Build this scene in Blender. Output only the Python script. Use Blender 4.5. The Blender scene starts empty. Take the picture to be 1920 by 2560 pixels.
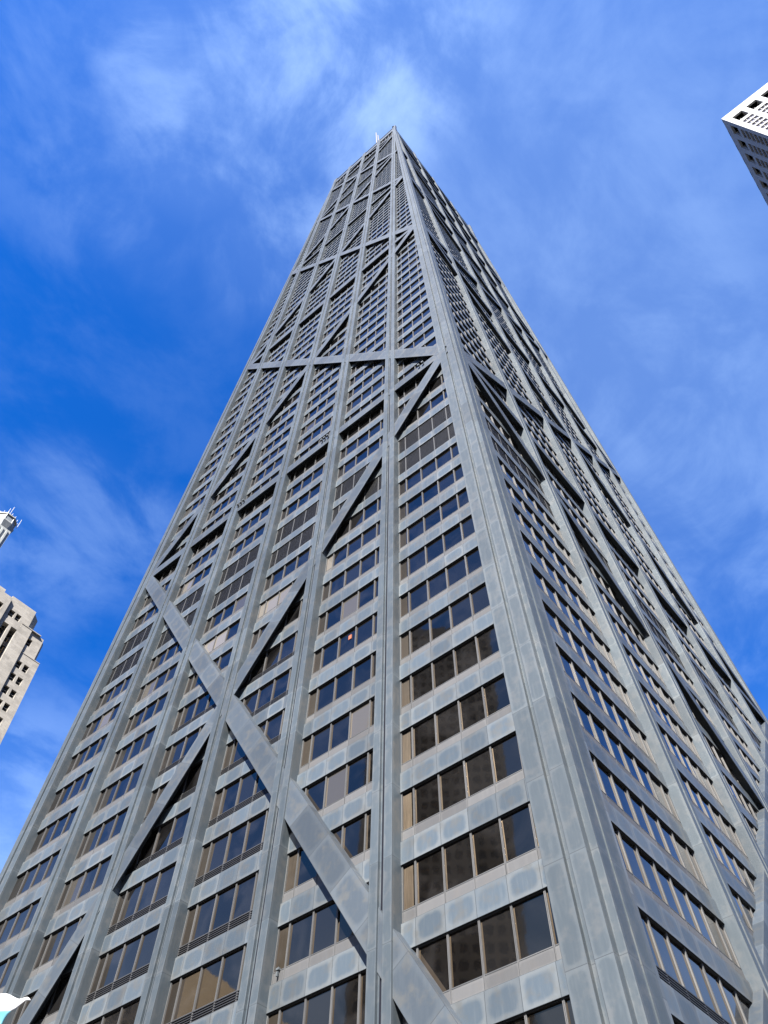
import bpy, math, random
from mathutils import Vector, Matrix
random.seed(7)
S = bpy.context.scene
COL = S.collection

# ------------------------------------------------------------------ camera
CAM = Vector((35.9724, -65.0516, 1.6))
CR = Vector((0.7690164, 0.6390066, -0.0168607))
CU = Vector((0.5413343, -0.6369912, 0.5488163))
CF = Vector((-0.3399572, 0.4311761, 0.8357729))
FPX = 1982.04
cd = bpy.data.cameras.new('camera')
cam = bpy.data.objects.new('camera', cd)
COL.objects.link(cam)
Mx = Matrix((CR, CU, -CF)).transposed().to_4x4()
Mx.translation = CAM
cam.matrix_world = Mx
cd.sensor_fit = 'VERTICAL'
cd.sensor_height = 24
cd.lens = FPX / 2560 * 24
cd.clip_start = 0.1
cd.clip_end = 20000
S.camera = cam

def px_dir(px, py):
    return (CF * FPX + CR * (px - 960) - CU * (py - 1280)).normalized()

def to_px(p):
    d = Vector(p) - CAM
    w = d.dot(CF)
    if w < .1:
        return None
    return (960 + FPX * d.dot(CR) / w, 1280 - FPX * d.dot(CU) / w)

# ------------------------------------------------------------------ light, sky, exposure
SUN_AZ = math.radians(25)      # from -y towards +x
SUN_EL = math.radians(42)
sdir = Vector((math.sin(SUN_AZ) * math.cos(SUN_EL), -math.cos(SUN_AZ) * math.cos(SUN_EL), math.sin(SUN_EL)))
sl = bpy.data.lights.new('sun', 'SUN')
sl.energy = 5.0
sl.angle = math.radians(0.5)
sl.color = (1.0, .96, .91)
so = bpy.data.objects.new('sun', sl)
COL.objects.link(so)
so.rotation_euler = (-sdir).to_track_quat('-Z', 'Y').to_euler()

S.view_settings.view_transform = 'Standard'
S.view_settings.look = 'None'
S.view_settings.gamma = 1
S.view_settings.exposure = 1.75

def nn(nt, typ, **kw):
    n = nt.nodes.new(typ)
    for k, v in kw.items():
        if k.startswith('i_'):
            key = k[2:]
            key = int(key) if key.isdigit() else key
            n.inputs[key].default_value = v
        else:
            setattr(n, k, v)
    return n

def mth(nt, op, a, b=None, c=None, clamp=False):
    n = nt.nodes.new('ShaderNodeMath')
    n.operation = op
    n.use_clamp = clamp
    for i, v in enumerate((a, b, c)):
        if v is None:
            continue
        if isinstance(v, (int, float)):
            n.inputs[i].default_value = v
        else:
            nt.links.new(v, n.inputs[i])
    return n.outputs[0]

def sstep(nt, x, lo, hi, a=0., b=1.):
    n = nt.nodes.new('ShaderNodeMapRange')
    n.interpolation_type = 'SMOOTHSTEP'
    nt.links.new(x, n.inputs[0])
    for i, v in ((1, lo), (2, hi), (3, a), (4, b)):
        n.inputs[i].default_value = v
    return n.outputs[0]

def mixc(nt, f, a, b, mode='MIX'):
    n = nt.nodes.new('ShaderNodeMix')
    n.data_type = 'RGBA'
    n.blend_type = mode
    for k, v in ((0, f), (6, a), (7, b)):
        if isinstance(v, (int, float)):
            n.inputs[k].default_value = v
        elif isinstance(v, tuple):
            n.inputs[k].default_value = (v + (1,))[:4]
        else:
            nt.links.new(v, n.inputs[k])
    return n.outputs[2]

W = bpy.data.worlds.new('World')
S.world = W
W.use_nodes = True
nt = W.node_tree
nt.nodes.clear()
sky = nn(nt, 'ShaderNodeTexSky', sky_type='NISHITA', sun_disc=False, altitude=200, air_density=1.0, dust_density=.6, ozone_density=3.0)
sky.sun_elevation = SUN_EL
sky.sun_rotation = math.pi - SUN_AZ
tc = nn(nt, 'ShaderNodeTexCoord')
D = tc.outputs['Generated']
def blob(px, py, r0, r1, w=1.):
    v = px_dir(px, py)
    d = nn(nt, 'ShaderNodeVectorMath', operation='DOT_PRODUCT')
    nt.links.new(D, d.inputs[0])
    d.inputs[1].default_value = v
    return mth(nt, 'MULTIPLY', sstep(nt, d.outputs['Value'], math.cos(math.radians(r1)), math.cos(math.radians(r0))), w)
dsp = nn(nt, 'ShaderNodeSeparateXYZ'); nt.links.new(D, dsp.inputs[0])
zden = mth(nt, 'MAXIMUM', mth(nt, 'ADD', dsp.outputs[2], .12), .1)
lay = nn(nt, 'ShaderNodeCombineXYZ')
nt.links.new(mth(nt, 'DIVIDE', dsp.outputs[0], zden), lay.inputs[0])
nt.links.new(mth(nt, 'DIVIDE', dsp.outputs[1], zden), lay.inputs[1])
def noise(scale, detail, rough, dist, mp_scale=(1, 1, 1), rot=0., loc=(0, 0, 0)):
    mp = nn(nt, 'ShaderNodeMapping')
    nt.links.new(lay.outputs[0], mp.inputs[0])
    mp.inputs['Scale'].default_value = mp_scale
    mp.inputs['Rotation'].default_value = (0, 0, rot)
    mp.inputs['Location'].default_value = loc
    n = nn(nt, 'ShaderNodeTexNoise', i_Scale=scale, i_Detail=detail, i_Roughness=rough, i_Distortion=dist)
    nt.links.new(mp.outputs[0], n.inputs['Vector'])
    return n.outputs[0]
n1 = noise(5.0, 12, .60, .45, (1, .85, 1), .6)
n2 = noise(1.7, 4, .5, .3, loc=(3, 1, 0))
n3 = noise(12, 8, .58, .7, (1.0, .7, 1), .9)
cov = None
for b in [(840, -60, 2, 15, .85), (870, 150, 1, 11, .95), (760, 420, 1, 8, .55), (700, 600, 1, 7, .4), (470, 130, 1, 8, .7), (480, 330, 1, 7, .65), (260, 400, 1, 7, .35), (320, 300, 1, 12, .2), (1250, 230, 2, 13, .28), (1500, 500, 2, 13, .25), (1620, 900, 2, 11, .27), (1750, 1400, 3, 15, .3), (1820, 100, 2, 12, .2), (620, 60, 1, 8, .45), (150, 1330, 1, 8, .28), (330, 1330, 1, 5, .26), (60, 2050, 2, 10, .4), (40, 60, 1, 10, .25)]:
    x = blob(*b)
    cov = x if cov is None else mth(nt, 'MAXIMUM', cov, x)
base = mth(nt, 'ADD', mth(nt, 'MULTIPLY', cov, .78), mth(nt, 'MULTIPLY', n2, .18))
tex = mth(nt, 'ADD', mth(nt, 'MULTIPLY', n1, .75), mth(nt, 'MULTIPLY', n3, .25))
cl = mth(nt, 'MULTIPLY', sstep(nt, tex, .40, .62), base)
cl = mth(nt, 'ADD', mth(nt, 'MULTIPLY', cl, .8), mth(nt, 'MULTIPLY', base, .18), clamp=True)
hs = nn(nt, 'ShaderNodeHueSaturation', i_Saturation=1.5)
nt.links.new(sky.outputs[0], hs.inputs['Color'])
skc = mixc(nt, 1., hs.outputs[0], (.84, 1.18, 1.78), 'MULTIPLY')
cc = mixc(nt, mth(nt, 'MULTIPLY', cl, .68), skc, (4.3, 6.2, 9.4))
dz = nn(nt, 'ShaderNodeSeparateXYZ'); nt.links.new(D, dz.inputs[0])
veil = mth(nt, 'MAXIMUM', blob(1700, 500, 3, 32, .17), blob(900, 60, 3, 26, .08))
cc = mixc(nt, veil, cc, (4.3, 6.2, 9.4))
cc = mixc(nt, sstep(nt, dz.outputs[2], .25, .66), (3.6, 5.4, 8.6), cc)
cc = mixc(nt, sstep(nt, dz.outputs[2], .20, .46), (.5, .58, .7), cc)
bg = nn(nt, 'ShaderNodeBackground', i_Strength=.05)
nt.links.new(cc, bg.inputs[0])
wo = nn(nt, 'ShaderNodeOutputWorld')
nt.links.new(bg.outputs[0], wo.inputs[0])

# ------------------------------------------------------------------ materials
def newmat(name):
    m = bpy.data.materials.new(name)
    m.use_nodes = True
    nt = m.node_tree
    b = nt.nodes['Principled BSDF']
    return m, nt, b

def metal_mat(name, centre, edge, rough=.5, metallic=.12, halo=1., warm=(.088, .088, .082)):
    """anodised panels: blue-grey weathered centre, pale washed edge, thin joint"""
    m, nt, b = newmat(name)
    uv = nn(nt, 'ShaderNodeUVMap', uv_map='pos')
    us = nn(nt, 'ShaderNodeUVMap', uv_map='size')
    a = nn(nt, 'ShaderNodeSeparateXYZ'); nt.links.new(uv.outputs[0], a.inputs[0])
    s = nn(nt, 'ShaderNodeSeparateXYZ'); nt.links.new(us.outputs[0], s.inputs[0])
    geo = nn(nt, 'ShaderNodeTexCoord')
    no = nn(nt, 'ShaderNodeTexNoise', i_Scale=1.3, i_Detail=4, i_Roughness=.6)
    nt.links.new(geo.outputs['Object'], no.inputs['Vector'])
    no2 = nn(nt, 'ShaderNodeTexNoise', i_Scale=6., i_Detail=5, i_Roughness=.65)
    mp = nn(nt, 'ShaderNodeMapping'); mp.inputs['Scale'].default_value = (1, 1, .12)
    nt.links.new(geo.outputs['Object'], mp.inputs[0]); nt.links.new(mp.outputs[0], no2.inputs['Vector'])
    mn = mth(nt, 'MINIMUM', s.outputs[0], s.outputs[1])
    marg = mth(nt, 'MULTIPLY', mn, .17)
    rad = mth(nt, 'MULTIPLY', mn, .2)
    q = []
    for i in (0, 1):
        h = mth(nt, 'MULTIPLY', s.outputs[i], .5)
        c = mth(nt, 'ABSOLUTE', mth(nt, 'SUBTRACT', a.outputs[i], h))
        q.append(mth(nt, 'MAXIMUM', mth(nt, 'ADD', mth(nt, 'SUBTRACT', c, h), mth(nt, 'ADD', marg, rad)), 0.))
    d = mth(nt, 'SQRT', mth(nt, 'ADD', mth(nt, 'MULTIPLY', q[0], q[0]), mth(nt, 'MULTIPLY', q[1], q[1])))
    d = mth(nt, 'SUBTRACT', d, rad)
    d = mth(nt, 'ADD', d, mth(nt, 'MULTIPLY', mth(nt, 'SUBTRACT', no.outputs[0], .5), .32))
    dd = mth(nt, 'DIVIDE', d, mn)
    f = sstep(nt, dd, -.06, .12)
    tone = nn(nt, 'ShaderNodeAttribute', attribute_name='tone')
    tv = nn(nt, 'ShaderNodeSeparateXYZ'); nt.links.new(tone.outputs['Vector'], tv.inputs[0])
    f = mth(nt, 'MULTIPLY', f, mth(nt, 'MULTIPLY_ADD', tv.outputs[1], .6, .3))
    f = mth(nt, 'MULTIPLY', f, halo, clamp=True)
    c = mixc(nt, f, centre, edge)
    c = mixc(nt, mth(nt, 'MULTIPLY', sstep(nt, no2.outputs[0], .45, .8), .3), c, edge)
    c = mixc(nt, mth(nt, 'MULTIPLY', sstep(nt, no.outputs[0], .46, .7), .65), c, warm)
    br = nn(nt, 'ShaderNodeHueSaturation')
    nt.links.new(c, br.inputs['Color'])
    nt.links.new(mth(nt, 'MULTIPLY_ADD', tv.outputs[0], .38, .81), br.inputs['Value'])
    c = br.outputs[0]
    # joint
    j = mth(nt, 'MINIMUM', mth(nt, 'MINIMUM', a.outputs[0], mth(nt, 'SUBTRACT', s.outputs[0], a.outputs[0])),
            mth(nt, 'MINIMUM', a.outputs[1], mth(nt, 'SUBTRACT', s.outputs[1], a.outputs[1])))
    jm = mth(nt, 'MULTIPLY', mth(nt, 'LESS_THAN', j, .014), .7)
    c = mixc(nt, jm, c, (.03, .035, .04))
    nt.links.new(c, b.inputs['Base Color'])
    b.inputs['Metallic'].default_value = metallic
    b.inputs['Specular IOR Level'].default_value = .3
    nt.links.new(mth(nt, 'MULTIPLY_ADD', no2.outputs[0], .25, rough - .12), b.inputs['Roughness'])
    bp = nn(nt, 'ShaderNodeBump', i_Strength=.05, i_Distance=.03)
    nt.links.new(no.outputs[0], bp.inputs['Height'])
    nt.links.new(bp.outputs[0], b.inputs['Normal'])
    return m

M_COL = metal_mat('column_metal', (.058, .072, .082), (.100, .114, .121), halo=1., warm=(.092, .098, .10))
M_BRACE = metal_mat('brace_metal', (.052, .064, .076), (.082, .094, .103), halo=.9)
M_SPAN = metal_mat('spandrel_metal', (.066, .084, .100), (.126, .136, .138), rough=.42, halo=1.05)
M_KICK = metal_mat('kick_metal', (.095, .094, .092), (.125, .124, .120), halo=.9, warm=(.10, .094, .088))
M_MULL = metal_mat('mullion_metal', (.102, .100, .096), (.125, .122, .116), halo=.3, metallic=.1)

def dark_mat(name, col, rough=.7):
    m, nt, b = newmat(name)
    g = nn(nt, 'ShaderNodeTexCoord')
    n = nn(nt, 'ShaderNodeTexNoise', i_Scale=.8, i_Detail=4)
    nt.links.new(g.outputs['Object'], n.inputs['Vector'])
    c = mixc(nt, n.outputs[0], tuple(x * .6 for x in col), tuple(x * 1.4 for x in col))
    nt.links.new(c, b.inputs['Base Color'])
    b.inputs['Roughness'].default_value = rough
    return m
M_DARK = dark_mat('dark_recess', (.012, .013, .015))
M_SLAT = dark_mat('louver_slat', (.022, .022, .023), .5)
M_SLOT = dark_mat('joint_slot', (.015, .017, .03))

def glass_mat(name, dark, ior=1.9, wave=.35, blind=(.30, .27, .23)):
    m, nt, b = newmat(name)
    tone = nn(nt, 'ShaderNodeAttribute', attribute_name='tone')
    tv = nn(nt, 'ShaderNodeSeparateXYZ'); nt.links.new(tone.outputs['Vector'], tv.inputs[0])
    g = nn(nt, 'ShaderNodeTexCoord')
    n = nn(nt, 'ShaderNodeTexNoise', i_Scale=.55, i_Detail=3, i_Roughness=.5, i_Distortion=.6)
    nt.links.new(g.outputs['Object'], n.inputs['Vector'])
    c = mixc(nt, sstep(nt, n.outputs[0], .4, .7), tuple(x * .6 for x in dark), tuple(x * 2.2 for x in dark))
    c = mixc(nt, mth(nt, 'POWER', tv.outputs[0], 4.), c, tuple(x * 1.5 + .002 for x in dark))
    bc = nn(nt, 'ShaderNodeHueSaturation', i_Color=blind + (1,)); nt.links.new(tv.outputs[0], bc.inputs['Value'])
    c = mixc(nt, mth(nt, 'GREATER_THAN', tv.outputs[1], 1.5), c, bc.outputs[0])
    nt.links.new(c, b.inputs['Base Color'])
    b.inputs['Roughness'].default_value = .03
    b.inputs['IOR'].default_value = ior
    b.inputs['Specular Tint'].default_value = (1., .70, .40, 1)
    n2 = nn(nt, 'ShaderNodeTexNoise', i_Scale=1.1, i_Detail=2, i_Roughness=.45)
    nt.links.new(g.outputs['Object'], n2.inputs['Vector'])
    bp = nn(nt, 'ShaderNodeBump', i_Strength=wave, i_Distance=.02)
    nt.links.new(n2.outputs[0], bp.inputs['Height'])
    nt.links.new(bp.outputs[0], b.inputs['Normal'])
    return m
M_GLASS = glass_mat('bronze_glass', (.0055, .0052, .0052), 1.85, .09, (.16, .145, .125))
METALS = [M_COL, M_BRACE, M_SPAN, M_KICK, M_MULL, M_DARK, M_SLAT, M_SLOT, M_GLASS]
COLM, BRAC, SPAN, KICK, MULL, DARK, SLAT, SLOT, GLASS = range(9)

# ------------------------------------------------------------------ mesh helper
class MB:
    def __init__(s):
        s.v = []; s.f = []; s.m = []; s.p = []; s.z = []; s.t = []
    def quad(s, pts, mat, size=None, tone=None, out=None, uv=None):
        pts = [Vector(p) for p in pts]
        n = (pts[1] - pts[0]).cross(pts[3] - pts[0])
        w = (pts[1] - pts[0]).length; h = (pts[3] - pts[0]).length
        uvs = uv or [(0, 0), (w, 0), (w, h), (0, h)]
        if out is not None and n.dot(out) < 0:
            pts.reverse(); uvs = list(reversed(uvs))
        i = len(s.v)
        s.v += [tuple(p) for p in pts]
        s.f.append((i, i + 1, i + 2, i + 3)); s.m.append(mat)
        sz = size or (max(w, .01), max(h, .01))
        s.p += uvs; s.z += [sz] * 4
        tn = tone if tone is not None else (random.random(), random.random(), 0)
        s.t += [tn] * 4
    def ngon(s, pts, mat, out=None):
        pts = [Vector(p) for p in pts]
        n = Vector((0, 0, 0))
        for a, b in zip(pts, pts[1:] + pts[:1]):
            n += a.cross(b)
        if out is not None and n.dot(out) < 0:
            pts.reverse()
        i = len(s.v)
        s.v += [tuple(p) for p in pts]
        s.f.append(tuple(range(i, i + len(pts)))); s.m.append(mat)
        s.p += [(5, 5)] * len(pts); s.z += [(10, 10)] * len(pts); s.t += [(.5, .5, 0)] * len(pts)
    def hexa(s, c, mat, mats=None, skip=()):
        """c: 8 corners, [front bl,br,tr,tl, back bl,br,tr,tl]"""
        c = [Vector(p) for p in c]
        ctr = sum(c, Vector()) / 8
        tone = (random.random(), random.random(), 0)
        for k, ids in enumerate(((0, 1, 2, 3), (4, 5, 6, 7), (0, 1, 5, 4), (3, 2, 6, 7), (0, 3, 7, 4), (1, 2, 6, 5))):
            if k in skip:
                continue
            q = [c[i] for i in ids]
            s.quad(q, (mats or {}).get(k, mat), out=sum(q, Vector()) / 4 - ctr, tone=tone)
    def box(s, lo, hi, mat, **k):
        x0, y0, z0 = lo; x1, y1, z1 = hi
        s.hexa([(x0, y0, z0), (x1, y0, z0), (x1, y0, z1), (x0, y0, z1), (x0, y1, z0), (x1, y1, z0), (x1, y1, z1), (x0, y1, z1)], mat, **k)
    def build(s, name, mats, parent=None, weld=True, **props):
        me = bpy.data.meshes.new(name)
        if weld:
            ix = {}; nv = []; mp_ = []
            for p in s.v:
                k = (round(p[0] * 2000), round(p[1] * 2000), round(p[2] * 2000))
                if k not in ix:
                    ix[k] = len(nv); nv.append(p)
                mp_.append(ix[k])
            ff = [tuple(mp_[i] for i in f) for f in s.f]
            if all(len(set(f)) == len(f) for f in ff):
                s.v, s.f = nv, ff
        me.from_pydata(s.v, [], s.f)
        used = sorted(set(s.m)); mp = {u: i for i, u in enumerate(used)}
        for u in used:
            me.materials.append(mats[u])
        me.polygons.foreach_set('material_index', [mp[i] for i in s.m])
        for nm, data in (('pos', s.p), ('size', s.z)):
            l = me.uv_layers.new(name=nm)
            l.data.foreach_set('uv', [x for t in data for x in t])
        a = me.attributes.new('tone', 'FLOAT_VECTOR', 'CORNER')
        a.data.foreach_set('vector', [x for t in s.t for x in t])
        me.update()
        o = bpy.data.objects.new(name, me)
        COL.objects.link(o)
        if parent:
            o.parent = parent
        for k, v in props.items():
            o[k] = v
        return o

def empty(name, label, cat, loc=(0, 0, 0), **kw):
    o = bpy.data.objects.new(name, None)
    COL.objects.link(o)
    o.location = loc
    o['label'] = label; o['category'] = cat
    for k, v in kw.items():
        o[k] = v
    return o

# ================================================================== the tapered tower
H = 343.77
A0, A1, B0, B1 = 26.046, 15.403, 40.826, 25.023
hw = lambda z: A0 - (A0 - A1) * z / H
hd = lambda z: B0 - (B0 - B1) * z / H
cw = lambda z: max(1.0, 2.3 - .00426 * z)          # corner column width
def PL(u, d, z): return Vector((u, -hd(z) + d, z))
def PR(u, d, z): return Vector((hw(z) - d, u, z))
FACES = {
    'L': dict(P=PL, half=hw, pitch=7.62, out=Vector((0, -1, 0))),
    'R': dict(P=PR, half=hd, pitch=12.192, out=Vector((1, 0, 0))),
}
def fbox(mb, P, ua, ub, d0, d1, z0, z1, mat, ua1=None, ub1=None, **k):
    ua1 = ua if ua1 is None else ua1; ub1 = ub if ub1 is None else ub1
    mb.hexa([P(ua, d0, z0), P(ub, d0, z0), P(ub1, d0, z1), P(ua1, d0, z1),
             P(ua, d1, z0), P(ub, d1, z0), P(ub1, d1, z1), P(ua1, d1, z1)], mat, **k)

tops = [3.1, 6.95, 10.8, 14.72, 18.65, 22.57, 26.52, 30.45, 34.38, 38.32, 42.25, 46.2, 50.05, 53.8, 57.6, 61.45, 65.42, 69.2, 73.0, 76.85,
        80.65, 84.63, 88.4, 92.25, 96.2, 100.1, 104.04, 107.95, 111.88, 115.79, 119.7, 123.66, 127.6, 131.45, 135.4, 139.3, 143.2, 146.8,
        150.3, 153.9, 157.5, 161.4, 165.5, 169.7, 173.8]
NOFF = len(tops)
z = 173.8
while z < 312.5:
    z += 3.05
    tops.append(z)
TOPZ = 334.7
TIES = [76.31 + .75, 142.57 + .75, 205.5 + .75, 263.5 + .75, 315.25 + .75]
tower = empty('skyscraper', 'very tall tapering grey metal skyscraper with giant X braces and bronze windows', 'skyscraper')

def bay_edges(face, i, z):
    """clear opening of bay i (0..5, from -half to +half)"""
    F = FACES[face]; p = F['pitch']; half = F['half'](z)
    c = [p * k for k in (-2, -1, 0, 1, 2)]
    w = cw(z)
    blank = 0 if face == 'L' else max(1.0, 1.85 - .0045 * z)
    lo = -half + w + blank if i == 0 else c[i - 1] + .66
    hi = half - w - blank if i == 5 else c[i] - .66
    return lo, hi

# ---- columns
prof = [(-.66, .9), (-.66, 0), (-.155, 0), (-.15, .12), (-.045, .12), (-.045, .38), (.045, .38), (.045, .12), (.15, .12), (.155, 0), (.66, 0), (.66, .9)]
joints = [0.3] + [t + .25 for t in tops[::1]] + [318.5, 322.5, 326.5, 330.5, 334.5, 339, H + .15]
for fk in 'LR':
    F = FACES[fk]; P = F['P']
    for k in (-2, -1, 0, 1, 2):
        u0 = F['pitch'] * k
        mb = MB()
        for z0, z1 in zip(joints, joints[1:]):
            tone = (random.random(), random.random(), 0)
            for (a, da), (b, db) in zip(prof, prof[1:]):
                m = SLOT if (da > .2 or db > .2) and abs(a) < .1 else COLM
                mid = P(u0 + (a + b) / 2, (da + db) / 2, (z0 + z1) / 2)
                out = F['out'] if abs(db - da) < .05 else (P(1, 0, 0) - P(0, 0, 0)) * (1 if a > 0 else -1)
                if abs(a) < .3 and abs(db - da) > .05:
                    out = -out
                mb.quad([P(u0 + a, da, z0), P(u0 + b, db, z0), P(u0 + b, db, z1), P(u0 + a, da, z1)], m, out=out, tone=tone)
        zt = H + .15
        mb.ngon([P(u0 + a, d, zt) for a, d in prof], COLM, out=Vector((0, 0, 1)))
        mb.build('column', METALS, tower)

# ---- corner columns
cprof = [(2.25, .9), (2.25, .03), (1.34, .03), (1.34, .22), (1.08, .22), (1.08, 0), (.34, 0)]
def corner_column(sx, sy, blankL=True):
    mb = MB()
    def pts(z):
        s = cw(z) / 2.25
        X, Y = hw(z) + .01, hd(z) + .01
        n = .34 * s
        ch = [(X - a * s, -Y + d) for a, d in cprof] + [(X - n, -Y + n)] + [(X - d, -Y + a * s) for a, d in reversed(cprof[:])]
        return [Vector((sx * x, sy * y, z)) for x, y in ch]
    cj = [.3] + [t + .4 for t in tops] + [320, 327, 334, H + .5]
    for z0, z1 in zip(cj, cj[1:]):
        a = pts(z0); b = pts(z1)
        tone = (random.random(), random.random(), 0)
        ctr = (Vector((sx * (hw(z0) - 3), -sy * -(-(hd(z0) - 3)), z0)))
        for i in range(len(a) - 1):
            e = a[i + 1] - a[i]
            nrm = Vector((e.y, -e.x, 0))
            if sx * sy < 0:
                nrm = -nrm
            # profile runs from the L side to the R side: outside lies on its right hand
            mb.quad([a[i], a[i + 1], b[i + 1], b[i]], COLM, out=nrm, tone=(min(1, tone[0] * .6 + random.random() * .4), tone[1], 0))
    mb.ngon(pts(H + .5), COLM, out=Vector((0, 0, 1)))
    o = mb.build('corner_column', METALS, tower)
    return o
main_cc = corner_column(1, 1)
corner_column(-1, 1)
corner_column(1, -1)
# blank metal returns beside the corner on the broad face
for sg in (-1, 1):
    mb = MB()
    cj = [.3] + [t + .4 for t in tops] + [320, 327, 334, 341]
    for z0, z1 in zip(cj, cj[1:]):
        e0, e1 = hd(z0) - cw(z0) + .3, hd(z1) - cw(z1) + .3
        f0, f1 = [(-bay_edges('R', 0, zz)[0]) for zz in (z0, z1)]
        fbox(mb, PR, sg * e0, sg * f0, .585, .9, z0, z1, SPAN, sg * e1, sg * f1, skip=(2, 3))
    mb.build('return_panel', METALS, tower)

# ---- braces and ties
def beam(name, fk, pa, pb, depth, half=.75, **kw):
    F = FACES[fk]; P = F['P']
    a = Vector((pa[0], pa[1])); b = Vector((pb[0], pb[1]))
    L = (b - a).length; t = (b - a) / L; n = Vector((-t.y, t.x))
    if name == 'brace':
        a = a + t * .55; b = b - t * .55; L -= 1.1
    N = max(2, round(L / 3.1))
    mb = MB()
    for i in range(N):
        c0 = a + t * L * i / N; c1 = a + t * L * (i + 1) / N
        # cladding box; hollow section open below is made up to darken the underside
        dn = -1 if n.y > 0 else 1
        sec = [(depth, dn * half), (depth, -dn * half), (.84, -dn * half), (.84, dn * half), (.78, dn * half), (.78, -dn * half * .2), (depth + .07, -dn * half * .2), (depth + .07, dn * half)]
        tone = (random.random(), random.random(), 0)
        wd = 2 * half; ln = (c1 - c0).length
        for k, ((d0, h0), (d1, h1)) in enumerate(zip(sec, sec[1:] + sec[:1])):
            e = [c0 + n * h0, c1 + n * h0, c1 + n * h1, c0 + n * h1]
            dd = (d0, d0, d1, d1)
            pts = [P(x.x, dp, x.y) for x, dp in zip(e, dd)]
            if k in (0, 1):
                mb.quad(pts, BRAC, tone=tone, out=F['out'] if k == 0 else P((n * -dn).x, 0, (n * -dn).y) - P(0, 0, 0))
            else:
                mb.quad(pts, BRAC, tone=tone)
    return mb.build(name, METALS, tower, **kw)
for fk in 'LR':
    half = FACES[fk]['half']
    w = lambda z: half(z) - 1.25 - (0 if z < 100 else (z - 100) * .002)
    zl = TIES[0] - 34.25 * (1 + (half(4.9) - 1.25) / w(TIES[0]))
    nodes = [4.6] + TIES
    for z0, z1 in zip(nodes, nodes[1:]):
        w0, w1 = w(z0), w(z1)
        beam('brace', fk, (-w0, z0), (w1, z1), .084)
        beam('brace', fk, (w0, z0), (-w1, z1), .080)
    zt = TOPZ - .9
    z0 = TIES[-1]; w0 = w(z0); sl = 1.16 if fk == 'L' else .72
    xe = w0 - (zt - z0) / sl
    beam('brace', fk, (-w0, z0), (-xe, zt), .044, .62)
    beam('brace', fk, (w0, z0), (xe, zt), .040, .62)
    for zt in TIES:
        beam('tie_beam', fk, (-half(zt) + 1.5, zt), (half(zt) - 1.5, zt), .088)

# ---- bay rows: spandrels + windows
def area_px(fk, i, z0, z1):
    P = FACES[fk]['P']
    lo, hi = bay_edges(fk, i, (z0 + z1) / 2)
    q = [to_px(P(u, .8, zz)) for u, zz in ((lo, z0), (hi, z0), (hi, z1), (lo, z1))]
    if any(p is None for p in q):
        return 0, 0
    ar = abs(sum(a[0] * b[1] - b[0] * a[1] for a, b in zip(q, q[1:] + q[:1]))) / 2
    vis = sum(1 for s in range(6) for t in range(4) if (lambda p: p and 0 < p[0] < 1920 and 0 < p[1] < 2560)(to_px(P(lo + (hi - lo) * (s + .5) / 6, .8, z0 + (z1 - z0) * (t + .5) / 4)))) / 24
    return ar * vis, vis

rows = []
for fk in 'LR':
    for i in range(6):
        for r in range(len(tops)):
            zt = tops[r]
            prev = tops[r - 1] if r else .3
            hs = 1.2 if r < NOFF else .96
            if r == 0: hs = .3
            lo, hi = bay_edges(fk, i, zt)
            if hi - lo < .35:
                continue
            a, vis = area_px(fk, i, prev + hs, zt)
            rows.append(dict(fk=fk, i=i, r=r, zb=prev + hs, zt=zt, zn=zt + (1.2 if r + 1 < NOFF else .96), a=a))
rows.sort(key=lambda d: -d['a'])

def mull_positions(fk, i, lo, hi):
    p = FACES[fk]['pitch']; n = round(p / 1.524)
    base = -3 * p + p * i
    if i == 0:
        us = [(-2 * p) - 1.524 * k for k in range(1, 14)][::-1]
    elif i == 5:
        us = [(2 * p) + 1.524 * k for k in range(1, 14)]
    else:
        us = [base + 1.524 * k for k in range(1, n)]
    if fk == 'L': us = [u - .09 for u in us]
    return [u for u in us if lo + .12 < u < hi - .12]

MECH = (61.45, 65.42)
BLINDS = {('L', 3): [(53.8, 0, .9), (53.8, 1, .9), (53.8, 2, .8)], ('L', 2): [(53.8, 1, 1.), (53.8, 2, 1.), (57.6, 3, .3)], ('L', 4): [(53.8, 0, .9), (46.2, 2, .42), (34.38, 3, .5), (30.45, 2, .35)], ('L', 1): [(69.2, 1, .8), (53.8, 1, .4)], ('L', 0): [(53.8, 2, .6)]}
def is_mech(zt): return any(abs(zt - m) < .5 for m in MECH)

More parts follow.
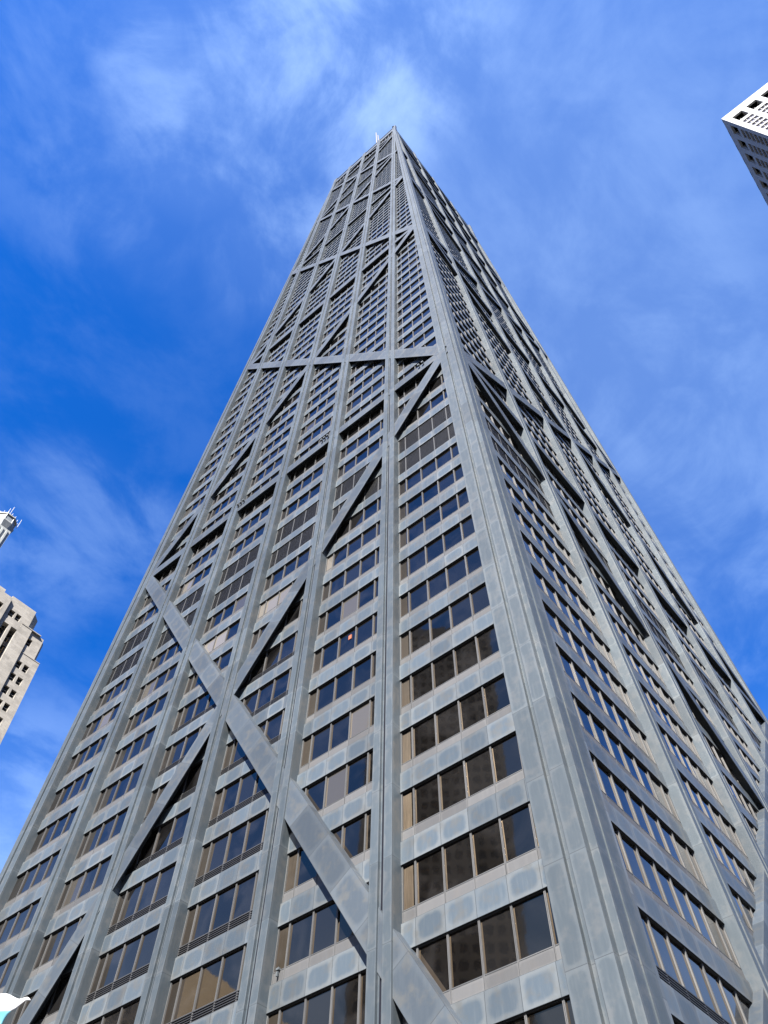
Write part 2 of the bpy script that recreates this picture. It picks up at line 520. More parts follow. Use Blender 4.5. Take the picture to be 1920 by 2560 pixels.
def build_row(d, g, fr, kp, sp, near):
    """g glass, fr frame, kp kick panel / louver, sp spandrel mesh builders"""
    fk, i, zb, zt, zn = d['fk'], d['i'], d['zb'], d['zt'], d['zn']
    P = FACES[fk]['P']; out = FACES[fk]['out']
    lo0, hi0 = bay_edges(fk, i, zb); lo1, hi1 = bay_edges(fk, i, zt); lo2, hi2 = bay_edges(fk, i, zn)
    ex = .25
    if i == 0: lo0 -= ex; lo1 -= ex; lo2 -= ex
    if i == 5: hi0 += ex; hi1 += ex; hi2 += ex
    us = mull_positions(fk, i, lo1, hi1)
    kh = .54 if d['r'] < NOFF else .36
    mech = is_mech(zt)
    lou = (fk == 'L' and zt < 47 and i in (2, 3)) or (fk == 'R' and i == 0 and zt < 20)
    if mech: kh = .06
    edges = [None] + us + [None]
    # spandrel (one box per module so each panel carries its own stains)
    for a, b in zip(edges, edges[1:]):
        a1 = lo1 if a is None else a; a2 = lo2 if a is None else a
        b1 = hi1 if b is None else b; b2 = hi2 if b is None else b
        if b1 - a1 < .02 or b2 - a2 < .02:
            b1 = max(b1, a1 + .02); b2 = max(b2, a2 + .02)
        fbox(sp, P, a1, b1, .6, .9, zt, zn, SPAN, a2, b2, mats={2: DARK}, skip=(1, 4, 5))  # underside gets the near-black material: shade at the window head put into colour
    # kick / louvre / panes
    for k, (a, b) in enumerate(zip(edges, edges[1:])):
        a0 = lo0 if a is None else a; a1 = lo1 if a is None else a
        b0 = hi0 if b is None else b; b1 = hi1 if b is None else b
        if b0 - a0 < .05:
            continue
        b1 = max(b1, a1 + .02)
        zk = zb + kh
        f = kh / (zt - zb)
        am, bm = a0 + (a1 - a0) * f, b0 + (b1 - b0) * f
        if lou:
            fbox(kp, P, a0, b0, .76, .9, zb, zk, DARK, am, bm, skip=(1, 4, 5))
            for s in range(5):
                zz = zb + .03 + s * .12
                fbox(kp, P, a0, b0, .66, .76, zz, zz + .045, SLAT, skip=(1, 4, 5))
        elif not mech:
            fbox(kp, P, a0, b0, .685, .9, zb, zk, KICK, am, bm, skip=(1, 4, 5))
        if mech:
            g.quad([P(am, .86, zk), P(bm, .86, zk), P(b1, .86, zt), P(a1, .86, zt)], DARK, out=out)
            nsl = 16
            for s in range(nsl):
                zz = zk + (zt - zk) * (s + .3) / nsl
                q = (zz - zb) / (zt - zb)
                fbox(g, P, a0 + (a1 - a0) * q, b0 + (b1 - b0) * q, .69, .76, zz, zz + .05, SLAT, skip=(1, 4, 5))
        else:
            bl = 0
            tn0 = random.random()
            if random.random() < .02:
                bl = 2; tn0 = random.uniform(.12, .3)
            for q in BLINDS.get((fk, i), []):
                if abs(zt - q[0]) < 1 and q[1] == k: bl = 2; tn0 = q[2]
            top = zt
            g.quad([P(am, .76, zk), P(bm, .76, zk), P(b1, .76, top), P(a1, .76, top)], GLASS, out=out, tone=(tn0, bl, 0))
    # frame: jambs, mullions, head and sill rails at one depth, welded into one piece
    fd = .675
    kz = zb + kh
    zs = [zb, kz, kz + .05, zt - .05, zt]
    def at(u0, u1, z):
        return u0 + (u1 - u0) * (z - zb) / (zt - zb)
    strips = [(lo0, lo1, lo0 + .07, lo1 + .07)] + [(u - .045, u - .045, u + .045, u + .045) for u in us] + [(hi0 - .07, hi1 - .07, hi0, hi1)]
    strips = [q for q in strips if q[2] > q[0]]
    for (a0, a1, b0, b1) in strips:
        for z0, z1 in zip(zs, zs[1:]):
            p = [at(a0, a1, z0), at(b0, b1, z0), at(b0, b1, z1), at(a0, a1, z1)]
            if near and b0 - a0 > .08:
                g0 = .37; g1 = .60
                tn = (random.random(), random.random(), 0)
                for f0, f1, mt in ((0, g0, MULL), (g0, g1, DARK), (g1, 1, MULL)):
                    x = [p[0] + (p[1] - p[0]) * f0, p[0] + (p[1] - p[0]) * f1, p[3] + (p[2] - p[3]) * f1, p[3] + (p[2] - p[3]) * f0]
                    fr.quad([P(x[0], fd, z0), P(x[1], fd, z0), P(x[2], fd, z1), P(x[3], fd, z1)], mt, out=out, tone=tn, size=(5, 5), uv=[(2, 2)] * 4)
                fr.hexa([P(p[0], fd, z0), P(p[1], fd, z0), P(p[2], fd, z1), P(p[3], fd, z1), P(p[0], .765, z0), P(p[1], .765, z0), P(p[2], .765, z1), P(p[3], .765, z1)], MULL, skip=(0, 1, 2, 3))
            else:
                fr.hexa([P(p[0], fd, z0), P(p[1], fd, z0), P(p[2], fd, z1), P(p[3], fd, z1), P(p[0], .765, z0), P(p[1], .765, z0), P(p[2], .765, z1), P(p[3], .765, z1)], MULL, skip=(1, 2, 3))
    if True:
        for q0, q1 in zip(strips, strips[1:]):
            for z0, z1 in ((zs[1], zs[2]), (zs[3], zs[4])):
                p = [at(q0[2], q0[3], z0), at(q1[0], q1[1], z0), at(q1[0], q1[1], z1), at(q0[2], q0[3], z1)]
                if p[1] - p[0] < .02: continue
                fr.hexa([P(p[0], fd, z0), P(p[1], fd, z0), P(p[2], fd, z1), P(p[3], fd, z1), P(p[0], .765, z0), P(p[1], .765, z0), P(p[2], .765, z1), P(p[3], .765, z1)], MULL if z0 == zs[1] else DARK, skip=(1, 4, 5))

N_NEAR = 100
SG, SS = MB(), MB()
for n, d in enumerate(rows):
    if n < N_NEAR:
        g, fr, kp, sp = MB(), MB(), MB(), MB()
        build_row(d, g, fr, kp, sp, True)
        w = g.build('window', METALS, tower)
        fr.build('window_frame', METALS, w)
        if kp.f:
            kp.build('louver' if kp.m[0] == DARK else 'kick_panel', METALS, w)
        sp.build('spandrel', METALS, tower)
    else:
        build_row(d, SG, SG, SG, SS, False)
SG.build('window', METALS, tower, kind='stuff')
SS.build('spandrel', METALS, tower, kind='stuff')

# ---- mechanical crown, parapet, core
mb = MB(); par = MB()
zc0 = tops[-1] + 1.02
for fk in 'LR':
    P = FACES[fk]['P']
    for i in range(6):
        lo, hi = bay_edges(fk, i, 325)
        lo2, hi2 = bay_edges(fk, i, 340)
        if i in (0, 5):
            c = FACES[fk]['pitch'] * 2 + .6
            for m_, (za, zb_) in ((mb, (zc0, 334.7)),):
                pass
            lo, hi = (-FACES[fk]['half'](325) + .6, -c) if i == 0 else (c, FACES[fk]['half'](325) - .6)
            if hi - lo < .2: continue
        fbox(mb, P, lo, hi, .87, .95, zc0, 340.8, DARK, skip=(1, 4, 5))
        zz = zc0
        while zz < 334:
            fbox(mb, P, lo, hi, .74, .86, zz, zz + .16, SLAT, skip=(1, 4, 5))
            zz += .55
        n = int((hi - lo) / 1.524)
        for u in mull_positions(fk, i, lo, hi):
            fbox(mb, P, u - .09, u + .09, .58, .88, zc0, 335, MULL, skip=(1, 2, 3))
        fbox(par, P, lo, hi, .4, .9, 320.3, 321.4, BRAC, skip=(1, 4, 5))
        fbox(par, P, lo, hi, .3, .9, 335.0, 341.0, SPAN, skip=(1, 4, 5))
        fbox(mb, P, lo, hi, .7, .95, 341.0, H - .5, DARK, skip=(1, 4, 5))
        fbox(par, P, lo, hi, .25, .9, H - .5, H, BRAC, skip=(1, 4, 5))
mb.build('crown_louver', METALS, tower)
par.build('parapet', METALS, tower)
mb = MB()
def ring(z, d): return [Vector((sx * (hw(z) - d), sy * (hd(z) - d), z)) for sx, sy in ((-1, -1), (1, -1), (1, 1), (-1, 1))]
a, b = ring(0, .92), ring(H - .7, .92)
for k in range(4):
    e = (a[k] + a[(k + 1) % 4]) / 2
    mb.quad([a[k], a[(k + 1) % 4], b[(k + 1) % 4], b[k]], DARK, out=Vector((e.x, e.y, 0)))
mb.ngon(b, DARK, out=Vector((0, 0, 1)))
mb.build('core', METALS, tower)
# the two faces turned away: plain columns and storeys
mb = MB()
PN = lambda u, d, z: Vector((u, hd(z) - d, z))
PW = lambda u, d, z: Vector((-hw(z) + d, u, z))
for P, pitch, half in ((PN, 7.62, hw), (PW, 12.192, hd)):
    for k in range(-2, 3):
        fbox(mb, P, pitch * k - .66, pitch * k + .66, 0, .93, .3, H, COLM)
    for t in tops:
        fbox(mb, P, -half(t) + 1, half(t) - 1, .6, .93, t, t + 1.2, SPAN)
    for zt in TIES:
        fbox(mb, P, -half(zt) + 1, half(zt) - 1, .05, .93, zt - .75, zt + .75, BRAC)
mb.build('rear_facade', METALS, tower)

# ---- masts on the roof
M_WHITE = dark_mat('mast_paint', (.12, .12, .12), .6)
def cyl(mb, x, y, z0, z1, r0, r1, n, mat, cap=True, ang=0):
    a = [Vector((x + r0 * math.cos(ang + 2 * math.pi * k / n), y + r0 * math.sin(ang + 2 * math.pi * k / n), z0)) for k in range(n)]
    b = [Vector((x + r1 * math.cos(ang + 2 * math.pi * k / n), y + r1 * math.sin(ang + 2 * math.pi * k / n), z1)) for k in range(n)]
    for k in range(n):
        m = (a[k] + a[(k + 1) % n]) / 2 - Vector((x, y, z0))
        if r0 < 1e-4: m = (b[k] + b[(k + 1) % n]) / 2 - Vector((x, y, z1))
        mb.quad([a[k], a[(k + 1) % n], b[(k + 1) % n], b[k]], mat, out=m, tone=(.5, .5, 0))
    if cap:
        mb.ngon(b, mat, out=Vector((0, 0, 1))); mb.ngon(a, mat, out=Vector((0, 0, -1)))
for px, py in ((940.5, 333), (945.2, 339)):
    d = px_dir(px, py); t = (448 - 1.6) / d.z
    p = CAM + d * t
    mb = MB()
    cyl(mb, p.x, p.y, H - 1, 448, .4, .32, 12, 0)
    mb.build('antenna_mast', [M_WHITE, M_SLAT], tower)

# ---- small fittings on the first tie beam, a note in one window, a loose bracket
M_LAMP = dark_mat('lamp_housing', (.07, .08, .085), .6)
M_ORANGE = dark_mat('orange_paper', (.30, .085, .035), .6)
for u in (19.25, 19.75, 5.9, 6.3, 6.75, -6.0, -6.45, -6.9):
    mb = MB()
    zt = TIES[0]
    fbox(mb, PL, u - .02, u + .02, -.06, .05, zt + .1, zt + .5, 1, skip=())
    fbox(mb, PL, u - .11, u + .11, -.24, -.05, zt + .35, zt + .62, 0)
    mb.build('floodlight', [M_LAMP, M_SLAT], tower)
mb = MB()
fbox(mb, PL, 11.42, 11.68, .72, .757, 41.35, 41.75, 0)
mb.build('paper_notice', [M_ORANGE], tower, label='small orange paper square taped inside a dark window')
mb = MB()
fbox(mb, PL, 8.66, 8.72, .60, .70, 20.15, 20.55, 0); fbox(mb, PL, 8.6, 8.78, .55, .69, 20.4, 20.5, 0); fbox(mb, PL, 8.67, 8.75, .52, .6, 20.1, 20.3, 0)
mb.build('bracket', [M_LAMP], tower)
# base plinth
mb = MB()
mb.box((-27, -41.8, 0), (27, 41.8, .3), 0)
M_CONC = dark_mat('concrete', (.22, .215, .205), .8)
mb.build('plinth', [M_CONC], tower)

# ================================================================== white tower at the right
def stone_mat(name, c1, c2, bw, bh, mort=.01, off=.5, var=.5):
    m, nt, b = newmat(name)
    uv = nn(nt, 'ShaderNodeTexCoord')
    geo = nn(nt, 'ShaderNodeNewGeometry')
    sx = nn(nt, 'ShaderNodeSeparateXYZ'); nt.links.new(uv.outputs['Object'], sx.inputs[0])
    sn = nn(nt, 'ShaderNodeSeparateXYZ'); nt.links.new(geo.outputs['Normal'], sn.inputs[0])
    side = mth(nt, 'GREATER_THAN', mth(nt, 'ABSOLUTE', sn.outputs[0]), .6)
    u = mth(nt, 'ADD', mth(nt, 'MULTIPLY', side, sx.outputs[1]), mth(nt, 'MULTIPLY', mth(nt, 'SUBTRACT', 1., side), sx.outputs[0]))
    cb = nn(nt, 'ShaderNodeCombineXYZ'); nt.links.new(u, cb.inputs[0]); nt.links.new(sx.outputs[2], cb.inputs[1])
    br = nn(nt, 'ShaderNodeTexBrick', offset=off, i_Scale=1.0)
    br.inputs['Mortar Size'].default_value = mort
    br.inputs['Brick Width'].default_value = bw; br.inputs['Row Height'].default_value = bh
    br.inputs['Color1'].default_value = c1 + (1,); br.inputs['Color2'].default_value = c2 + (1,)
    br.inputs['Mortar'].default_value = tuple(x * .72 for x in c2) + (1,)
    br.inputs['Bias'].default_value = -.2
    nt.links.new(cb.outputs[0], br.inputs['Vector'])
    n = nn(nt, 'ShaderNodeTexNoise', i_Scale=.35, i_Detail=7, i_Roughness=.62)
    nt.links.new(uv.outputs['Object'], n.inputs['Vector'])
    c = mixc(nt, mth(nt, 'MULTIPLY', sstep(nt, n.outputs[0], .42, .75), var), br.outputs[0], tuple(x * .55 for x in c2))
    nt.links.new(c, b.inputs['Base Color'])
    b.inputs['Roughness'].default_value = .85
    return m
M_MARBLE = stone_mat('white_marble', (.42, .42, .42), (.40, .40, .40), 4.33, 5.94, .006, 0., .04)
M_LIME = stone_mat('limestone', (.39, .36, .31), (.31, .285, .245), 1.35, .62, .012, .5, .6)
M_WGL = glass_mat('pale_window_glass', (.09, .09, .12), 1.7, .1)
M_DGL = glass_mat('dark_window_glass', (.012, .014, .015), 1.5, .1)
M_SASH = dark_mat('sash_paint', (.2, .19, .17), .6)

ZT = 257.
d = px_dir(1803, 297); P0 = CAM + d * ((ZT - 1.6) / d.z)
white = empty('high_rise', 'white marble clad high-rise with dark square top windows at the right edge', 'high-rise', (P0.x, P0.y, 0))
k = 1.356
WX, WY = 48., 52.
wall = MB(); glz = MB()
G = [wall, glz]
mod = 3.2 * k; ww = 2.2 * k; m0 = 1.0 * k
rowz = [ZT - 9.1 * k - 2.2 * k * j for j in range(0, 78)]
rowz = [z for z in rowz if z > 6]
def two(fk):
    if fk == 'x':
        return (lambda u, dd, z: Vector((u, dd, z))), WX
    return (lambda u, dd, z: Vector((dd, u, z))), WY
white_rows = []
for fk in 'xy':
    Pf, Wd = two(fk)
    modf = mod if fk == 'x' else 3.55 * k
    nm = int((Wd - m0) / modf)
    # corner strip, piers
    xs = [0.] + [m0 + modf * j for j in range(nm)] + [Wd]
    first = .0 if fk == 'x' else .62
    fbox(wall, Pf, first, m0, 0, .6, 0, ZT, 0)
    for j in range(nm):
        a = m0 + modf * j + ww
        b = m0 + modf * (j + 1) if j < nm - 1 else Wd
        fbox(wall, Pf, a, b, 0, .6, 0, ZT, 0)
        s0, s1 = m0 + modf * j, m0 + modf * j + ww
        fbox(wall, Pf, s0, s1, .01, .6, ZT - 3.55 * k, ZT, 0, skip=(4, 5))
        fbox(wall, Pf, s0, s1, .01, .6, rowz[0] + .0, ZT - 7.75 * k, 0, skip=(4, 5))
        for q, z in enumerate(rowz):
            zlow = rowz[q + 1] if q + 1 < len(rowz) else 4
            sp = .85 if fk == 'x' else .55
            fbox(wall, Pf, s0, s1, .01, .6, zlow, zlow + sp, 0, skip=(4, 5))
            white_rows.append((fk, s0, s1, zlow + sp, z))
wall.box((0, .62, ZT - .6), (WX, WY, ZT - .05), 0)
core = MB()
core.box((1.7, 1.7, 0), (WX, WY, ZT - .7), 0)
core.build('core', [M_DARK], white)
wall.build('wall', [M_MARBLE], white)
def wpx(fk, s0, s1, z0, z1):
    Pf, _ = two(fk)
    q = [to_px(Pf(u, .3, z) + Vector((P0.x, P0.y, 0))) for u, z in ((s0, z0), (s1, z0), (s1, z1), (s0, z1))]
    if any(p is None for p in q): return 0
    c = ((q[0][0] + q[2][0]) / 2, (q[0][1] + q[2][1]) / 2)
    if not (0 < c[0] < 1920 and 0 < c[1] < 2560): return 0
    return abs(sum(a[0] * b[1] - b[0] * a[1] for a, b in zip(q, q[1:] + q[:1]))) / 2
def white_window(mb, fk, s0, s1, z0, z1):
    Pf, _ = two(fk)
    fbox(mb, Pf, s0, s1, .35, .5, z0, z1, 0, skip=(1,))
    for u in (s0 + (s1 - s0) / 3, s0 + 2 * (s1 - s0) / 3):
        fbox(mb, Pf, u - .07, u + .07, .22, .35, z0, z1, 1)
tmp = sorted([(wpx(*r), r) for r in white_rows], key=lambda t: -t[0])
rest = MB()
for n, (ar, r) in enumerate(tmp):
    if n < 80 and ar > 0:
        mb = MB(); white_window(mb, *r); mb.build('window', [M_WGL, M_SASH], white)
    else:
        white_window(rest, *r)
rest.build('window', [M_WGL, M_SASH], white, kind='stuff')
for fk in 'xy':
    Pf, Wd = two(fk); modf = mod if fk == 'x' else 3.55 * k
    for j in range(int((Wd - m0) / modf)):
        s0, s1 = m0 + modf * j, m0 + modf * j + ww
        z0, z1 = ZT - 7.75 * k, ZT - 3.55 * k
        mb = MB()
        fbox(mb, Pf, s0, s1, 1.5, 1.6, z0, z1, 0)
        for u in (s0 + .06, (s0 + s1) / 2, s1 - .06):
            fbox(mb, Pf, u - .06, u + .06, 1.35, 1.5, z0, z1, 1)
        for z in (z0 + 1.9, z0 + 3.8):
            fbox(mb, Pf, s0, s1, 1.37, 1.49, z - .05, z + .05, 1)
        for u0, u1 in ((s0, s0 + .03), (s1 - .03, s1)):
            fbox(mb, Pf, u0, u1, .6, 1.5, z0, z1, 2)
        mb.build('mechanical_window', [M_DGL, M_SASH, M_SASH], white)

# ================================================================== limestone building with beacon at the left
X0 = -101.
stone = empty('art_deco_building', 'beige limestone setback building with paired windows at the left edge', 'building', (X0, -40, 0))
Y = lambda y: y + 40.       # world y -> local
sw = MB()
# (y0, y1, front x offset, z0, z1)
def blk(y0, y1, xf, xb, z0, z1, mb=sw, mat=0):
    mb.box((xb, Y(y0), z0), (xf, Y(y1), z1), mat)
def prism(mb, ptsxy, z0, z1, mat=0):
    c = Vector((sum(p[0] for p in ptsxy) / len(ptsxy), sum(p[1] for p in ptsxy) / len(ptsxy), 0))
    for a, b in zip(ptsxy, ptsxy[1:] + ptsxy[:1]):
        e = Vector(((a[0] + b[0]) / 2, (a[1] + b[1]) / 2, 0)) - c
        mb.quad([(a[0], a[1], z0), (b[0], b[1], z0), (b[0], b[1], z1), (a[0], a[1], z1)], mat, out=e, tone=(.5, .5, 0))
    mb.ngon([(a[0], a[1], z1) for a in ptsxy], mat, out=Vector((0, 0, 1)))
    mb.ngon([(a[0], a[1], z0) for a in ptsxy], mat, out=Vector((0, 0, -1)))

def wall_with_holes(y0, y1, z0, z1, xf, dep, holes):
    """front wall slab at local x = xf, thickness dep, rectangular holes (y0,y1,z0,z1)"""
    ys = sorted({y0, y1} | {h[0] for h in holes} | {h[1] for h in holes})
    for a, b in zip(ys, ys[1:]):
        mid = (a + b) / 2
        hs_ = sorted([h for h in holes if h[0] < mid < h[1]], key=lambda h: h[2])
        z = z0
        for h in hs_:
            if h[2] > z: blk(a, b, xf, xf - dep, z, h[2])
            z = h[3]
        if z < z1: blk(a, b, xf, xf - dep, z, z1)
wins = []
# lower block right pavilion: y -21.3 .. -16.4, recessed .35, top 131.8
holes = []
for j in range(30):
    zt = 129.5 - 3.68 * j
    if zt < 20: break
    for ya in (-21.05, -19.3):
        holes.append((ya, ya + 1.18, zt - 2.0, zt)); wins.append((ya, ya + 1.18, zt - 2.0, zt, -.35 - .45))
wall_with_holes(-21.35, -16.4, 0, 131.8, -.35, .45, holes)
blk(-21.35, -16.4, -.85, -30, 0, 131.7)
# mid block right pavilion: top 138.4
holes = [(-21.3, -20.1, 134.25, 136.3), (-21.3, -20.1, 130.4, 132.5)]
wins += [(h[0], h[1], h[2], h[3], -.35 - .45) for h in holes]
wall_with_holes(-21.45, -17.9, 131.8, 138.4, -.36, .45, holes[:1])
prism(sw, [(-.81, Y(-17.9)), (-1.9, Y(-17.0)), (-14, Y(-17.0)), (-14, Y(-21.4)), (-.81, Y(-21.4))], 131.8, 138.4)
# pier between (y -24.1 .. -21.5), full height to 138.4
blk(-24.1, -21.4, 0, -12, 0, 138.4)
# recess with dark window strips y -27.8 .. -24.2
for y0, y1 in ((-24.45, -24.1), (-26.55, -25.9), (-28.9, -27.9)):
    blk(y0, y1, 0 if y1 < -25 or y0 > -24.5 else -.25, -2.0, 0, 136.0)
for j in range(32):
    zt = 135.2 - 3.68 * j
    if zt < 16: break
    for ya, yb in ((-25.9, -24.45), (-27.9, -26.55)):
        wins.append((ya, yb, zt - 2.5, zt, -1.55))
        blk(ya, yb, -1.35, -2.0, zt - 3.68, zt - 2.5, mat=1)
blk(-28.9, -24.1, -2.0, -14, 0, 138.4)
# upper block over recess: y -28.9 .. -22.5, z 136..143.8 with chamfered corner
holes = [(-27.9, -26.6, 138.2, 140.15), (-26.15, -24.95, 138.2, 140.15)]
wins += [(h[0], h[1], h[2], h[3], -.5) for h in holes]
blk(-28.9, -24.12, .0, -1.4, 136.0, 137.2)
wall_with_holes(-28.9, -22.5, 137.2, 143.8, -.06, .45, holes)
prism(sw, [(-.50, Y(-22.5)), (-2.1, Y(-20.6)), (-12, Y(-20.6)), (-12, Y(-28.9)), (-.50, Y(-28.9))], 138.4, 143.75)
# left wing standing proud: y < -28.9
holes = [(-31.3, -30.0, 137.6, 139.6)]
wins += [(h[0], h[1], h[2], h[3], .5 - .45) for h in holes]
wall_with_holes(-60, -28.9, 0, 142.6, .55, .5, holes)
blk(-60, -28.95, .04, -30, 0, 142.5)
blk(-58, -30.6, -1.5, -16, 142.5, 145.6)
prism(sw, [(-3, Y(-30.6)), (-4.5, Y(-29.4)), (-14, Y(-29.4)), (-14, Y(-30.6))], 142.5, 145.5)
M_BSPAN = dark_mat('spandrel_stone', (.12, .11, .10), .8)
sw.build('wall', [M_LIME, M_BSPAN], stone)
# copings
cp = MB()
for y0, y1, xf, z in ((-21.35, -16.3, -.25, 131.8), (-24.2, -18.0, .08, 138.4), (-28.9, -22.4, .02, 143.8)):
    pass
cp.box((-2.4, Y(-21.30), 131.8), (-.28, Y(-16.33), 131.98), 0)
cp.box((-1.0, Y(-24.15), 138.4), (.08, Y(-19.0), 138.6), 0)
cp.build('coping', [M_LIME], stone)
wins.sort(key=lambda w: -w[3])
for n, (ya, yb, z0, z1, xf) in enumerate(wins):
    mb = MB()
    mb.box((xf - .1, Y(ya), z0), (xf + .02, Y(yb), z1), 0)
    mb.box((xf + .02, Y(ya), (z0 + z1) / 2 - .05), (xf + .08, Y(yb), (z0 + z1) / 2 + .05), 1)
    mb.box((xf + .02, Y(ya), z0), (xf + .07, Y(ya) + .07, z1), 1)
    mb.box((xf + .02, Y(yb) - .07, z0), (xf + .07, Y(yb), z1), 1)
    if n < 90:
        mb.build('window', [M_DGL, M_SASH], stone)
    else:
        if n == 90: rest = MB()
        off = len(rest.v)
        rest.v += mb.v; rest.f += [tuple(i + off for i in f) for f in mb.f]; rest.m += mb.m; rest.p += mb.p; rest.z += mb.z; rest.t += mb.t
if len(wins) > 90:
    rest.build('window', [M_DGL, M_SASH], stone, kind='stuff')
# beacon tower
M_BEAC = dark_mat('beacon_cladding', (.36, .37, .35), .5)
M_STEEL = dark_mat('beacon_steel', (.22, .24, .25), .5)
bx, by = -107. - X0, Y(-38.3)
mb = MB()
mb.box((bx - 2.1, by - 2.1, 145), (bx + 2.1, by + 2.1, 165), 0)
for s in (-1.2, 0, 1.2):
    mb.box((bx + 2.1, by + s - .22, 145), (bx + 2.4, by + s + .22, 164.6), 0)
    mb.box((bx + s - .22, by - 2.4, 145), (bx + s + .22, by - 2.1, 164.6), 0)
mb.box((bx + 2.1, by + .35, 158), (bx + 2.16, by + .95, 161), 1)
cyl(mb, bx, by, 164.8, 166.9, 2.2, 2.9, 8, 1, ang=.39)
bt = mb.build('beacon_tower', [M_BEAC, M_STEEL], stone)
mb = MB()
cyl(mb, bx, by, 166.9, 167.2, 2.9, 2.9, 8, 0, ang=.39)
cyl(mb, bx, by, 167.2, 169.3, 2.55, 2.55, 8, 1, ang=.39)
for q in range(8):
    a = .39 + math.pi / 4 * q
    cyl(mb, bx + 2.6 * math.cos(a), by + 2.6 * math.sin(a), 167.2, 169.3, .1, .1, 5, 0)
cyl(mb, bx, by, 169.3, 169.65, 2.85, 2.85, 8, 0, ang=.39)
for q in range(16):
    a = .39 + math.pi / 8 * q
    cyl(mb, bx + 2.7 * math.cos(a), by + 2.7 * math.sin(a), 169.65, 170.3, .04, .04, 4, 0)
mb.build('beacon_gallery', [M_BEAC, M_STEEL], bt)
for dx, dy, z0, z1 in ((2.2, -.5, 167.5, 173.2), (2.4, -1.1, 166.5, 171.6), (.5, 3.05, 169.2, 173.0)):
    mb = MB(); cyl(mb, bx + dx, by + dy, z0, z1, .09, .06, 6, 0); mb.build('whip_antenna', [M_BEAC], bt)

# ================================================================== banner corner near the camera
def cloth_mat():
    m, nt, b = newmat('banner_cloth')
    g = nn(nt, 'ShaderNodeTexCoord')
    sx = nn(nt, 'ShaderNodeSeparateXYZ'); nt.links.new(g.outputs['Object'], sx.inputs[0])
    n = nn(nt, 'ShaderNodeTexNoise', i_Scale=9., i_Detail=3)
    nt.links.new(g.outputs['Object'], n.inputs['Vector'])
    f = sstep(nt, mth(nt, 'ADD', sx.outputs[2], mth(nt, 'MULTIPLY', n.outputs[0], .01)), -.122, -.112)
    c = mixc(nt, f, (.13, .37, .44), (.44, .43, .42))
    nt.links.new(c, b.inputs['Base Color'])
    b.inputs['Roughness'].default_value = .7
    return m
M_CLOTH = cloth_mat()
ban = empty('banner', 'white cloth banner with a light blue lower part in the bottom left corner', 'banner', (27.9, -61.09, 5.54))
ax = Vector((.46, .89, 0)).normalized(); nx_ = Vector((-ax.y, ax.x, 0))
if nx_.dot(CAM - Vector((27.9, -61.09, 5.5))) < 0: nx_ = -nx_
outline_top = [(-1.2, .02), (-.6, .015), (-.2, .02), (.03, .018), (.07, .014), (.10, .006), (.14, -.004), (.18, -.010), (.205, .004), (.235, .022), (.27, .012), (.287, -.002)]
rightb = [(.287, -.004), (.20, -.06), (.15, -.10), (.125, -.14), (.10, -.22), (.06, -.36), (.02, -.6)]
verts = []; faces = []
NT = 40; NV = 16
def lerp_pl(pl, x):
    for (a, ya), (b, yb) in zip(pl, pl[1:]):
        if a <= x <= b: return ya + (yb - ya) * (x - a) / (b - a)
    return pl[-1][1]
def right_lim(z):
    for (xa, za), (xb, zb) in zip(rightb, rightb[1:]):
        if zb <= z <= za: return xa + (xb - xa) * (z - za) / (zb - za)
    return rightb[-1][0] if z < rightb[-1][1] else rightb[0][0]
grid = []
for j in range(NV + 1):
    v = j / NV
    row = []
    for i in range(NT + 1):
        u = i / NT
        zb = -.6 * v
        xr = right_lim(min(-.004, zb))
        x = -1.2 + (xr + 1.2) * (u ** .6)
        z = lerp_pl(outline_top, min(x, .287)) * (1 - v) + zb if v < .999 else -.6
        w = .03 * math.sin(x * 9 + z * 7) + .012 * math.sin(x * 31 + z * 17) + .01 * math.sin(z * 45 + x * 12)
        row.append(ax * x + Vector((0, 0, z)) + nx_ * w)
    grid.append(row)
vs = [tuple(p) for r in grid for p in r]
fs = [(j * (NT + 1) + i, j * (NT + 1) + i + 1, (j + 1) * (NT + 1) + i + 1, (j + 1) * (NT + 1) + i) for j in range(NV) for i in range(NT)]
me = bpy.data.meshes.new('cloth'); me.from_pydata(vs, [], fs); me.materials.append(M_CLOTH)
for p in me.polygons: p.use_smooth = True
o = bpy.data.objects.new('cloth', me); COL.objects.link(o); o.parent = ban
md = o.modifiers.new('t', 'SOLIDIFY'); md.thickness = .004
mb = MB()
pp = ax * -1.22
cyl(mb, pp.x, pp.y, -5.54, .25, .04, .03, 14, 0)
mb.build('pole', [M_STEEL], ban)

# ================================================================== ground and buildings across the street
def gmat(name, c, sc):
    m, nt, b = newmat(name)
    g = nn(nt, 'ShaderNodeTexCoord'); n = nn(nt, 'ShaderNodeTexNoise', i_Scale=sc, i_Detail=8, i_Roughness=.7)
    nt.links.new(g.outputs['Object'], n.inputs['Vector'])
    nt.links.new(mixc(nt, n.outputs[0], tuple(x * .7 for x in c), tuple(x * 1.3 for x in c)), b.inputs['Base Color'])
    b.inputs['Roughness'].default_value = .9
    return m
def plane(name, x0, y0, x1, y1, z0, z1, mat):
    mb = MB(); mb.box((x0, y0, z0), (x1, y1, z1), 0); o = mb.build(name, [mat]); o['kind'] = 'structure'; return o
plane('ground', -6000, -6000, 6000, 6000, -.5, -.14, gmat('ground_mat', (.035, .035, .033), .05))
plane('road', -400, -62, 400, -48, -.14, -.136 + .02, gmat('asphalt', (.05, .05, .052), 2.))
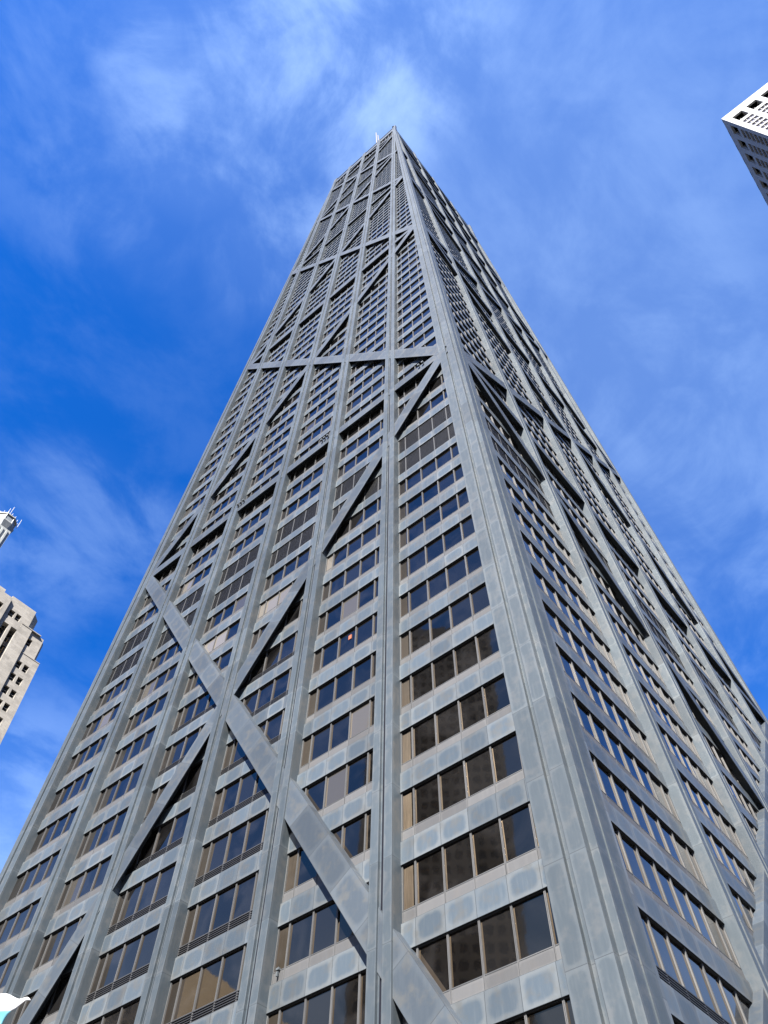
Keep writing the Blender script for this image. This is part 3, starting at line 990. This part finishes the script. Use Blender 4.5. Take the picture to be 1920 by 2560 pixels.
plane('pavement', -400, -78, 400, -62.01, -.139, 0, gmat('paving', (.06, .06, .058), 1.))
plane('plaza', -60, -47.9, 60, 60, -.139, -.002, gmat('plaza_paving', (.05, .05, .048), 1.))

M_REFL = stone_mat('buff_stone', (.60, .56, .46), (.56, .52, .42), 2.0, .8, .01, .5, .2)
def simple_building(name, label, x0, x1, yf, yb, h, wm, gm, bay, wwid, fh, wh, curved=False):
    root = empty(name, label, 'building', ((x0 + x1) / 2, (yf + yb) / 2, 0))
    cx, cy = (x0 + x1) / 2, (yf + yb) / 2
    mb = MB(); gl = MB()
    gl.box((x0 + .5 - cx, yb + .5 - cy, 0), (x1 - .5 - cx, yf - .5 - cy, h - 1), 0)
    n = int((x1 - x0 - 1.5) / bay); st = ((x1 - x0) - n * bay) / 2
    xs = [x0 + st + bay * k + (bay - wwid) / 2 for k in range(n)]
    prev = x0
    for x in xs + [x1]:
        mb.box((prev - cx, yf - .6 - cy, 0), (x - cx, yf - cy, h), 0)
        prev = x + wwid
    z = 4.
    while z + fh < h:
        mb.box((x0 + .02 - cx, yf - .55 - cy, z), (x1 - .02 - cx, yf - .03 - cy, z + fh - wh), 0)
        z += fh
    mb.box((x0 - cx, yf - .58 - cy, z), (x1 - cx, yf - .01 - cy, h + 1), 0)
    for xa, xb in ((x0, x0 + .6), (x1 - .6, x1)):
        mb.box((xa - cx, yb - cy, 0), (xb - cx, yf - .61 - cy, h), 0)
    mb.box((x0 + .01 - cx, yb - cy, h - .6), (x1 - .01 - cx, yf - .62 - cy, h), 0)
    mb.build('wall', [wm], root); gl.build('glazing', [gm], root)
    return root
ap = simple_building('apartment_tower', 'buff stone apartment tower seen only as a reflection in the lower right windows', -75, -41, -131, -149, 190, M_REFL, M_DGL, 2.5, 1.5, 3.4, 2.1)
simple_building('office_block', 'brown stone block seen only as a dim reflection in the lower left windows', -150, -100, -110, -150, 95, M_REFL, M_DGL, 4.2, 2.4, 3.8, 2.2)
ap.rotation_euler.z = math.radians(-33)
